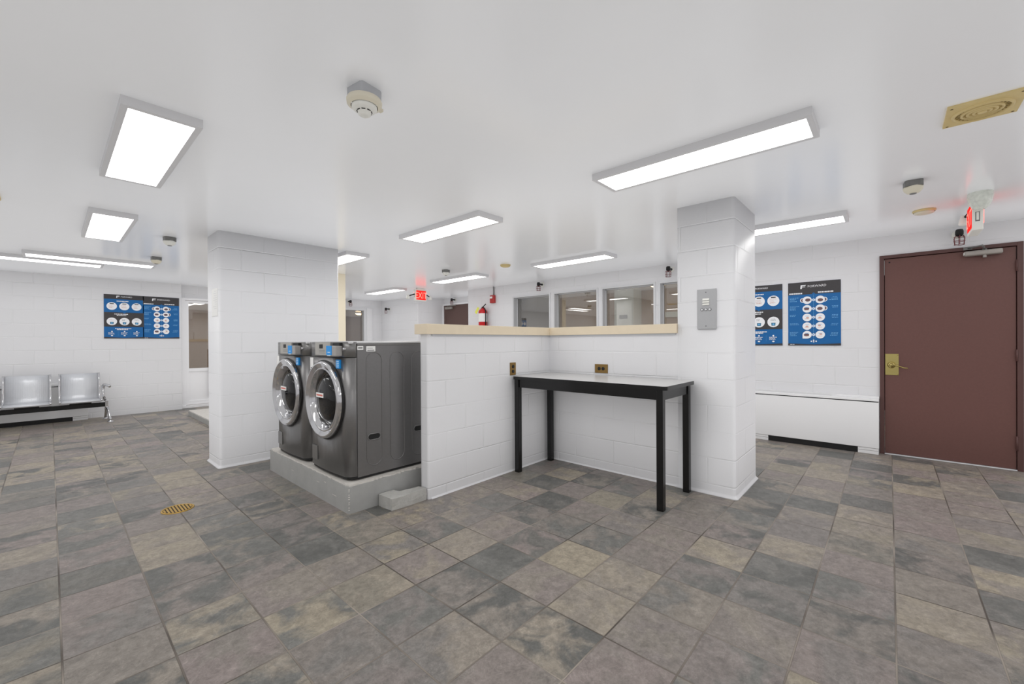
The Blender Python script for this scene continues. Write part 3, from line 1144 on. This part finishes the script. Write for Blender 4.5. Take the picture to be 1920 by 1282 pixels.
def poster_steps(seed):
    rnd = random.Random(seed)
    p = Poster()
    W, Hh = .515, .765
    p.rect(0, 0, 0, W, Hh)
    p.rect(1, 0, .685, W, Hh)
    p.logo(.155, .708, .8)
    p.lines(2, .16, .36, .645, 1, .02, .013, rnd)
    for k in range(3):
        u = .098 + k * .16
        p.disc(2, u, .562, .066)
        p.rect(1, u - .026, .598, u + .026, .613)
        p.lines(5, u - .04, u + .04, .580, 4, .016, .004, rnd)
        p.lines(6, u - .03, u + .03, .538, 1, .016, .005, rnd)
    p.rect(1, 0, .205, W, .455)
    p.pol(0, [(.235, .456), (.28, .456), (.257, .438)])
    p.lines(2, .13, .40, .418, 1, .02, .014, rnd)
    p.lines(2, .16, .37, .396, 1, .02, .012, rnd)
    for k in range(3):
        u = .098 + k * .16
        p.disc(2, u, .296, .066)
        p.lines(6 if k == 0 else 1, u - .03, u + .03, .330, 2, .014, .004, rnd)
        p.pol(7, [(u - .024, .286), (u + .024, .286), (u + .02, .248), (u - .02, .248)])
        p.disc(3, u, .266, .011)
    p.lines(2, .14, .39, .166, 1, .02, .012, rnd)
    p.lines(2, .16, .41, .150, 1, .02, .012, rnd)
    for k in range(3):
        u = .098 + k * .16
        p.disc(2, u, .122, .010)
        p.lines(2, u - .045, u + .045, .100, 3, .014, .006, rnd)
        p.disc(2, u, .050, .014, .6)
        if k:
            p.rect(3, u - .0805, .05, u - .0795, .13)
    p.pol(1, [(0, 0), (W, 0), (W, .026), (.38, .018), (.257, .012), (.14, .018), (0, .026)])
    return p.b


PM = [M['posterblue'], M['posterdark'], M['posterwhite'], M['posterpale'], M['posterblot'], M['posterwarm'], M['posterwarm'], M['posterteal']]
# looking at the right wall (+x) u runs towards -y; looking at the bench wall (+y) u runs towards +x
for fn, loc, rz, lab in (
    (poster_howto, (XR - .005, .932, 1.182), -PI / 2, 'blue instruction poster with five rows of paired round pictures beside the maroon door'),
    (poster_steps, (XR - .005, 1.508, 1.182), -PI / 2, 'blue and charcoal instruction poster partly hidden behind the narrow pillar'),
    (poster_steps, (.622, YB - .005, 1.343), 0, 'blue and charcoal poster with two rows of three circles on the bench wall'),
    (poster_howto, (1.125, YB - .005, 1.343), 0, 'blue poster with paired round pictures next to the white glazed door'),
):
    o = fn(11).build('instruction_poster', PM, None, loc)
    o.rotation_euler = (0, 0, rz)
    tag(o, lab, 'poster', 'laundry instruction posters')

# ------------------------------------------------------------------ convector heaters
def heater(loc, rz, length, label):
    """length runs along local -x from the origin (right-hand end when one faces it); front is local -y"""
    r = empty('convector_heater', loc, rz)
    b = MB()
    b.box(-length, -.132, .066, 0, -.001, .566, bevel=.004)
    b.mi = 1; b.box(-length + .006, -.124, .566, -.006, -.004, .578); b.box(-length + .02, -.12, 0, -.02, -.03, .066)  # dark strip colours in the shadow gap under the lip; dark block fills the toe space
    b.build('cabinet', [M['heater'], M['dark']], r)
    b = MB()
    b.box(-length - .002, -.055, .598, .002, -.001, .622, bevel=.002)
    b.box(-length - .001, -.138, .577, .001, -.055, .601, bevel=.003)
    b.mi = 1; b.box(-length + .18, -.09, .600, -.42, -.06, .6035)
    b.mi = 0; b.box(-length + .18, -.098, .600, -.42, -.09, .607); b.box(-length + .18, -.06, .600, -.42, -.052, .607)
    b.build('top_grille', [M['heater'], M['dark']], r)
    for x in (0, -1.04) if length < 2 else (0, -1.05, -2.1):
        b = MB(); b.box(x - .178, -.126, 0, x - .003, -.02, .064, bevel=.003); b.mi = 1; b.box(x - .176, -.127, .036, x - .005, -.125, .039)
        b.build('foot_panel', [M['heater'], M['greyprint']], r)
    tag(r, label, 'heater', 'convector heaters')


heater((XR, .086, 0), -PI / 2, 1.75, 'white convector heater under the posters beside the maroon door')
heater((.42, YB, 0), 0, 2.4, 'white convector heater low on the wall behind the steel bench')

# ------------------------------------------------------------------ waiting bench
bn = empty('waiting_bench', (-.5, 9.5, 0))
bx, by = -.5, 9.5
b = MB(); b.box(-1.78 - bx, 9.46 - by, .236, .625 - bx, 9.53 - by, .306, bevel=.006)
b.build('beam', M['black'], bn)
prof = [(9.215, .346), (9.208, .364), (9.225, .382), (9.27, .390), (9.36, .384), (9.46, .368), (9.55, .356), (9.60, .358), (9.635, .39), (9.66, .45), (9.685, .56), (9.715, .67), (9.75, .745), (9.785, .772), (9.81, .772)]


def sheet(b, prof, x0, x1, th=.012):
    top = [(y - by, z) for y, z in prof]
    out = []
    for i, (y, z) in enumerate(top):
        a = top[max(0, i - 1)]; c = top[min(len(top) - 1, i + 1)]
        ty, tz = c[0] - a[0], c[1] - a[1]
        l = math.hypot(ty, tz)
        out.append((y + tz / l * th, z - ty / l * th))
    for i in range(len(top) - 1):
        for A, Bq in ((top, 0), (out, 1)):
            pass
    lo = top + out[::-1]
    b.prism(lo, x0 - bx, x1 - bx, 'x', smooth=True)


steelp = M['steel'].copy(); steelp.name = 'perforated_steel'
_nt = steelp.node_tree
_tc = _nt.nodes.new('ShaderNodeTexCoord')
_wv = _nt.nodes.new('ShaderNodeTexWave'); _wv.inputs['Scale'].default_value = 42; _wv.inputs['Distortion'].default_value = 0
_nt.links.new(_tc.outputs['Object'], _wv.inputs['Vector'])
_bp = _nt.nodes.new('ShaderNodeBump'); _bp.inputs['Strength'].default_value = .25; _bp.inputs['Distance'].default_value = .003
_nt.links.new(_wv.outputs['Fac'], _bp.inputs['Height'])
_nt.links.new(_bp.outputs[0], _nt.nodes['Principled BSDF'].inputs['Normal'])
for x0, x1 in ((.085, .55), (-.475, .012), (-1.04, -.555), (-1.61, -1.12)):
    b = MB(); sheet(b, prof, x0 + .018, x1 - .018)
    st = b.build('seat_shell', steelp, bn)
    for e0, e1 in ((x0, x0 + .022), (x1 - .022, x1)):
        b = MB(); sheet(b, [(y - .004, z + .004) for y, z in prof[1:]], e0, e1, .022)
        b.build('edge_strip', M['chrome'], st)
    b = MB(); b.box((x0 + x1) / 2 - .12 - bx, 9.44 - by, .306, (x0 + x1) / 2 + .12 - bx, 9.56 - by, .345)
    b.build('seat_bracket', M['black'], bn)
for x in (.612, -.565, -1.75):
    xl = x - bx
    b = MB()
    b.box(xl - .022, -.05, .225, xl + .022, .045, .335, bevel=.008)
    b.tube([(xl, -.01, .25), (xl + .015, -.08, .16), (xl + .03, -.15, .05), (xl + .032, -.165, .02)], [.024, .019, .017, .017], 10)
    b.tube([(xl, .0, .25), (xl + .002, .13, .15), (xl + .003, .28, .04), (xl + .003, .30, .02)], [.024, .019, .017, .017], 10)
    b.lathe([(.038, 0), (.038, .012), (.016, .022), (.016, .03)], (xl + .032, -.17, 0), 'z', 16)
    b.lathe([(.038, 0), (.038, .012), (.016, .022), (.016, .03)], (xl + .003, .30, 0), 'z', 16)
    b.build('leg', M['chrome'], bn)
    b = MB()
    b.tube([(xl - .015, .06, .33), (xl - .03, .03, .40), (xl - .036, .05, .48), (xl - .03, .12, .56), (xl - .02, .06, .585), (xl + .0, -.08, .588), (xl + .02, -.2, .578), (xl + .022, -.225, .566)], [.02, .018, .02, .024, .024, .022, .022, .016], 10)
    b.build('armrest', M['chrome'], bn)
tag(bn, 'steel waiting bench with chromed legs in front of the white block wall', 'bench')

# ------------------------------------------------------------------ floor drain
r = empty('floor_drain', (.637, 4.005, 0))
b = MB(); b.lathe([(.1, 0), (.1, .004), (.094, .006), (.088, .004), (.088, .002)], seg=40)
b.build('rim', M['brassdull'], r)
b = MB(); b.lathe([(.089, .0015), (0, .0015)], seg=40); b.mi = 1
for k in range(-4, 5):
    x = k * .0195
    h = math.sqrt(max(0, .084 ** 2 - x * x))
    b.box(x - .0055, -h, .0015, x + .0055, h, .005)
b.build('grate', [M['drainslot'], M['brassdull']], r)
tag(r, 'round brass floor drain set in the slate tiles', 'floor drain')

# ------------------------------------------------------------------ things on the ceiling
def fan_grille(x, y, label):
    r = empty('exhaust_fan', (x, y, CEIL))
    s = .128
    b = MB()
    n = 48
    R0 = .106
    ring = [b.bm.verts.new((R0 * math.cos(2 * PI * i / n), R0 * math.sin(2 * PI * i / n), -.012)) for i in range(n)]
    sq = []
    for i in range(n):
        a = 2 * PI * i / n
        c, q = math.cos(a), math.sin(a)
        k = s / max(abs(c), abs(q))
        sq.append(b.bm.verts.new((c * k, q * k, -.012)))
    up = [b.bm.verts.new((v.co.x, v.co.y, 0)) for v in sq]
    for i in range(n):
        j = (i + 1) % n
        b.bm.faces.new((sq[i], sq[j], ring[j], ring[i]))
        b.bm.faces.new((up[i], up[j], sq[j], sq[i]))
    b.lathe([(R0, -.012), (.102, -.022), (.096, -.022), (.092, -.012), (.092, -.002)], seg=n)
    b.mi = 1
    for sx in (-1, 1):
        for sy in (-1, 1):
            b.lathe([(.006, -.0125), (0, -.0135)], (sx * .112, sy * .112, 0), 'z', 8)
    b.build('cover_frame', [M['tan_fan'], M['tan_fan_dark']], r)
    b = MB(); b.lathe([(.092, -.003), (0, -.003)], seg=n)
    b.mi = 1
    for r0, r1 in ((.066, .074), (.046, .055), (.026, .035)):
        b.lathe([(r1, -.005), (r1, -.018), (r0, -.022), (r0, -.005)], seg=40)
    b.lathe([(.018, -.004), (.016, -.022), (0, -.024)], seg=24)
    for k in range(28):
        a = 2 * PI * k / 28
        c, q = math.cos(a), math.sin(a)
        b.tube([(c * .017, q * .017, -.012), (c * .093, q * .093, -.012)], .0028, 4)
    b.build('grille', [M['tan_fan_dark'], M['tan_fan']], r)
    tag(r, label, 'exhaust fan', 'ceiling exhaust fans')


fan_grille(3.045, -.340, 'yellowed square exhaust fan cover on the ceiling above the maroon door side')
fan_grille(-.372, 5.0, 'yellowed exhaust fan cover cut off by the photo edge above the bench side')


def detector(x, y, kind, label):
    r = empty('smoke_detector', (x, y, CEIL))
    if kind == 'old':
        b = MB(); b.prism(rrect(-.055, -.055, .055, .055, .012), -.045, 0, 'z', bevel=.003); zb = -.045
        b.build('mounting_box', M['greybox'], r)
        b = MB(); b.lathe([(.072, zb + .002), (.076, zb - .006), (.074, zb - .022), (.058, zb - .030)], seg=32)
        b.box(.05, -.022, zb - .02, .086, -.002, zb - .008)
        b.build('base_ring', M['cream'], r)
        b = MB(); b.lathe([(.054, zb - .028), (.054, zb - .038), (.046, zb - .046), (.030, zb - .05), (.026, zb - .066), (.016, zb - .072), (0, zb - .072)], seg=32)
        b.mi = 1
        for k in range(8):
            a = 2 * PI * k / 8
            c, q = math.cos(a), math.sin(a)
            tq = Vector((-q, c, 0)) * .008
            p0 = Vector((c * .031, q * .031, zb - .052))
            b.tube([p0 - tq, p0 + tq], .0022, 5)
        b.build('sensor_head', [M['offwhite'], M['dark']], r)
    else:
        b = MB(); b.prism(rrect(-.05, -.05, .05, .05, .02, 2), -.042, 0, 'z', bevel=.002)
        b.mi = 1; b.lathe([(.008, -.0505), (.004, -.0515)], (0, 0, .03), 'z', 8)
        b.build('mounting_box', [M['zinc'], M['dark']], r)
        b = MB(); b.lathe([(.052, -.040), (.055, -.048), (.050, -.064), (.034, -.082), (.020, -.086)], seg=32)
        b.build('base_ring', M['offwhite' if kind == 'white' else 'cream'], r)
        b = MB(); b.lathe([(.020, -.085), (.018, -.090), (0, -.091)], seg=24)
        b.build('sensor_head', M['greyprint'], r)
    r.rotation_euler = (0, 0, YAW * .2)
    tag(r, label, 'smoke detector', 'ceiling smoke detectors')


detector(.945, 1.745, 'old', 'cream smoke detector on a grey box, the large one above the washers')
detector(.857, 5.693, 'white', 'white-domed smoke detector on a zinc box before the wide pillar')
detector(.934, 7.118, 'cream', 'aged cream smoke detector at the end of the crosswise ceiling light')
detector(4.12, -.128, 'cream', 'cream-domed smoke detector on a zinc box on the ceiling before the maroon door')
detector(4.148, 5.174, 'white', 'white-domed smoke detector over the ceiling light by the fire extinguisher')
for x, y, lab in ((5.107, -.228, 'flat cream heat detector disc on the ceiling beside the exit sign at the maroon door'), (4.474, 4.202, 'flat yellowed detector disc on the ceiling before the office windows')):
    r = empty('heat_detector', (x, y, CEIL))
    b = MB(); b.lathe([(0, 0), (.076, 0), (.076, -.012), (.070, -.018)], seg=32)
    b.build('base_ring', M['tan_fan'], r)
    b = MB(); b.lathe([(.066, -.016), (.066, -.026), (.05, -.032), (0, -.034)], seg=32)
    b.build('sensor_head', M['cream' if x > 5 else 'tan_fan'], r)
    tag(r, lab, 'heat detector', 'flat ceiling detectors')


def exit_sign(x, y, heads, label):
    """hangs from the ceiling; the lettered faces look along +-y"""
    r = empty('exit_sign', (x, y, CEIL))
    b = MB()
    b.box(-.09, -.032, -.03, .09, .032, 0, bevel=.006)
    b.build('canopy', M['offwhite'], r)
    b = MB()
    b.box(-.142, -.030, -.268, .142, .030, -.028, bevel=.005)
    b.mi = 1; b.box(-.1425, -.012, -.2, -.141, .014, -.125); b.mi = 0
    b.box(-.1435, -.006, -.19, -.142, .008, -.13)
    hs = b.build('housing', [M['offwhite'], M['greyprint']], r)
    for sgn in (-1, 1):
        b = MB(); b.mi = 0
        yy = sgn * .0305
        b.box(-.118, min(yy, yy + sgn * .002), -.245, .118, max(yy, yy + sgn * .002), -.052)
        b.mi = 1
        for pl in text_mesh('EXIT', .185):
            b.poly([((-sgn) * q.x * .76, yy + sgn * .0035, -.215 + q.y) for q in pl])
        b.build('lettered_face', [M['exitglow'], M['exitred']], r)
    for hx, hy, hz, rad, hood in heads:
        if hood:
            b = MB()
            b.lathe([(0, 0), (.070, 0), (.072, -.03), (.063, -.075), (.046, -.115), (.027, -.128), (0, -.13)], (hx, hy, 0), 'z', 12, smooth=False)
            b.build('lamp_hood', M['lens'], r)
            continue
        b = MB()
        b.tube([(math.copysign(.13, hx), 0, hz * .7), (hx * .8, hy * .6, hz + .02), (hx, hy, hz)], .012, 8)
        b.build('lamp_arm', M['dark'], r)
        b = MB()
        b.lathe([(0, .04), (rad * .6, .035), (rad, -.03), (rad * .9, -.045), (0, -.05)], (hx, hy, hz - .01), 'z', 14)
        b.build('lamp_head', M['offwhite'], r)
    tag(r, label, 'exit sign', 'hanging exit signs')


M['exitred'] = emit('exit_letter_glow', (255, 120, 108), 2.4)
M['exitglow'] = emit('exit_panel_glow', (236, 44, 40), 1.3)
exit_sign(5.185, 7.32, ((-.30, .0, -.185, .04, 0), (.25, .0, -.17, .04, 0)), 'hanging lit red exit sign with twin lamp heads at the far end')
exit_sign(5.02, -.520, ((-.225, -.004, -.085, .085, 1), (.23, .039, -.094, .036, 0)), 'lit red exit sign seen edge-on from the ceiling before the maroon door')


def sprinkler(loc, rz, label):
    """pipe comes out of the wall along local -x"""
    r = empty('sprinkler_head', loc, rz)
    b = MB()
    b.tube([(0, 0, 0), (-.09, 0, 0), (-.11, 0, -.004)], .016, 10)
    b.lathe([(0, .032), (.024, .03), (.03, .012), (.03, -.02), (.022, -.034), (.010, -.045), (0, -.05)], (-.115, 0, 0), 'z', 14)
    b.build('pipe', M['dark'], r)
    b = MB(); b.lathe([(.045, -.001), (.043, -.006), (.02, -.010)], (0, 0, 0), 'x', 20)
    b.build('escutcheon', M['offwhite'], r)
    b = MB()
    n = 6
    for k in range(n):
        a = 2 * PI * k / n
        c, q = math.cos(a), math.sin(a)
        b.tube([(-.115 + c * .030, q * .030, -.03), (-.115 + c * .042, q * .042, -.06), (-.115 + c * .036, q * .036, -.12)], .0028, 5)
    for z, rr in ((-.045, .038), (-.085, .040), (-.12, .036)):
        b.tube([(-.115 + math.cos(2 * PI * i / 16) * rr, math.sin(2 * PI * i / 16) * rr, z) for i in range(16)], .0028, 5, closed=True)
    b.build('wire_guard', M['guard'], r)
    tag(r, label, 'sprinkler', 'caged wall sprinklers')


M['guard'] = mat('guard_wire', (120, 70, 72), 0.4)
sprinkler((XR, -.515, 2.298), 0, 'black caged sprinkler on the wall directly above the maroon door')
sprinkler((XR, 4.79, 2.300), 0, 'black caged sprinkler above the office window nearest the fire extinguisher')
sprinkler((XR, 2.385, 2.295), 0, 'black caged sprinkler above the office window beside the narrow pillar')
sprinkler((XD3, 8.24, 2.318), 0, 'black caged sprinkler above the brown door in the recess')
sprinkler((5.15, 10.40, 2.305), PI / 2, 'black caged sprinkler above the dark pane at the far wall')
sprinkler((XR, 10.0, 2.14), 0, 'black sprinkler on the far side wall right of the dark pane')

# ------------------------------------------------------------------ fire equipment
r = empty('fire_extinguisher', (XR - .10, 6.285, 1.525))
b = MB(); b.lathe([(0, 0), (.084, .0), (.089, .012), (.089, .345), (.08, .375), (.055, .398), (.03, .408), (.026, .425), (0, .425)], seg=28)
b.mi = 1; b.lathe([(.0898, .135), (.0898, .31)], seg=28)
b.build('cylinder', [M['red'], M['paper']], r)
b = MB(); b.tube([(0, 0, .42), (0, 0, .45)], .02, 10)
b.tube([(0, .04, .42), (0, -.02, .455), (0, -.09, .50)], .010, 8); b.tube([(0, .05, .415), (0, -.03, .43), (0, -.07, .41)], .009, 8)
b.build('squeeze_handle', M['dark'], r)
b = MB(); b.tube([(0, -.03, .43), (-.01, -.07, .41), (-.01, -.098, .35), (-.01, -.10, .20), (-.01, -.095, .06)], .011, 8)
b.build('hose', M['dark'], r)
b = MB(); b.prism([(.05, .42), (.10, .45), (.19, .345), (.14, .30)], -.05, -.047, 'x')
b.build('inspection_tag', M['yellow'], r)
b = MB(); b.box(.055, -.03, .05, .10, .03, .36)
b.build('wall_bracket', M['zinc'], r)
tag(r, 'red fire extinguisher with a yellow tag behind the half wall', 'fire extinguisher')

r = empty('fire_alarm_box', (XR, 6.065, 2.12))
b = MB(); b.box(-.055, -.06, -.08, 0, .06, .08, bevel=.006)
b.build('housing', M['alarmred'], r)
b = MB(); b.box(-.066, -.02, .015, -.053, .05, .055, bevel=.004)
b.build('strobe_lens', M['paper'], r)
b = MB(); b.tube([(-.02, -.02, .08), (-.02, -.02, CEIL - 2.12)], .011, 8)
b.build('conduit', M['greyprint'], r)
tag(r, 'red fire alarm box with a white strobe on the wall above the extinguisher', 'fire alarm')
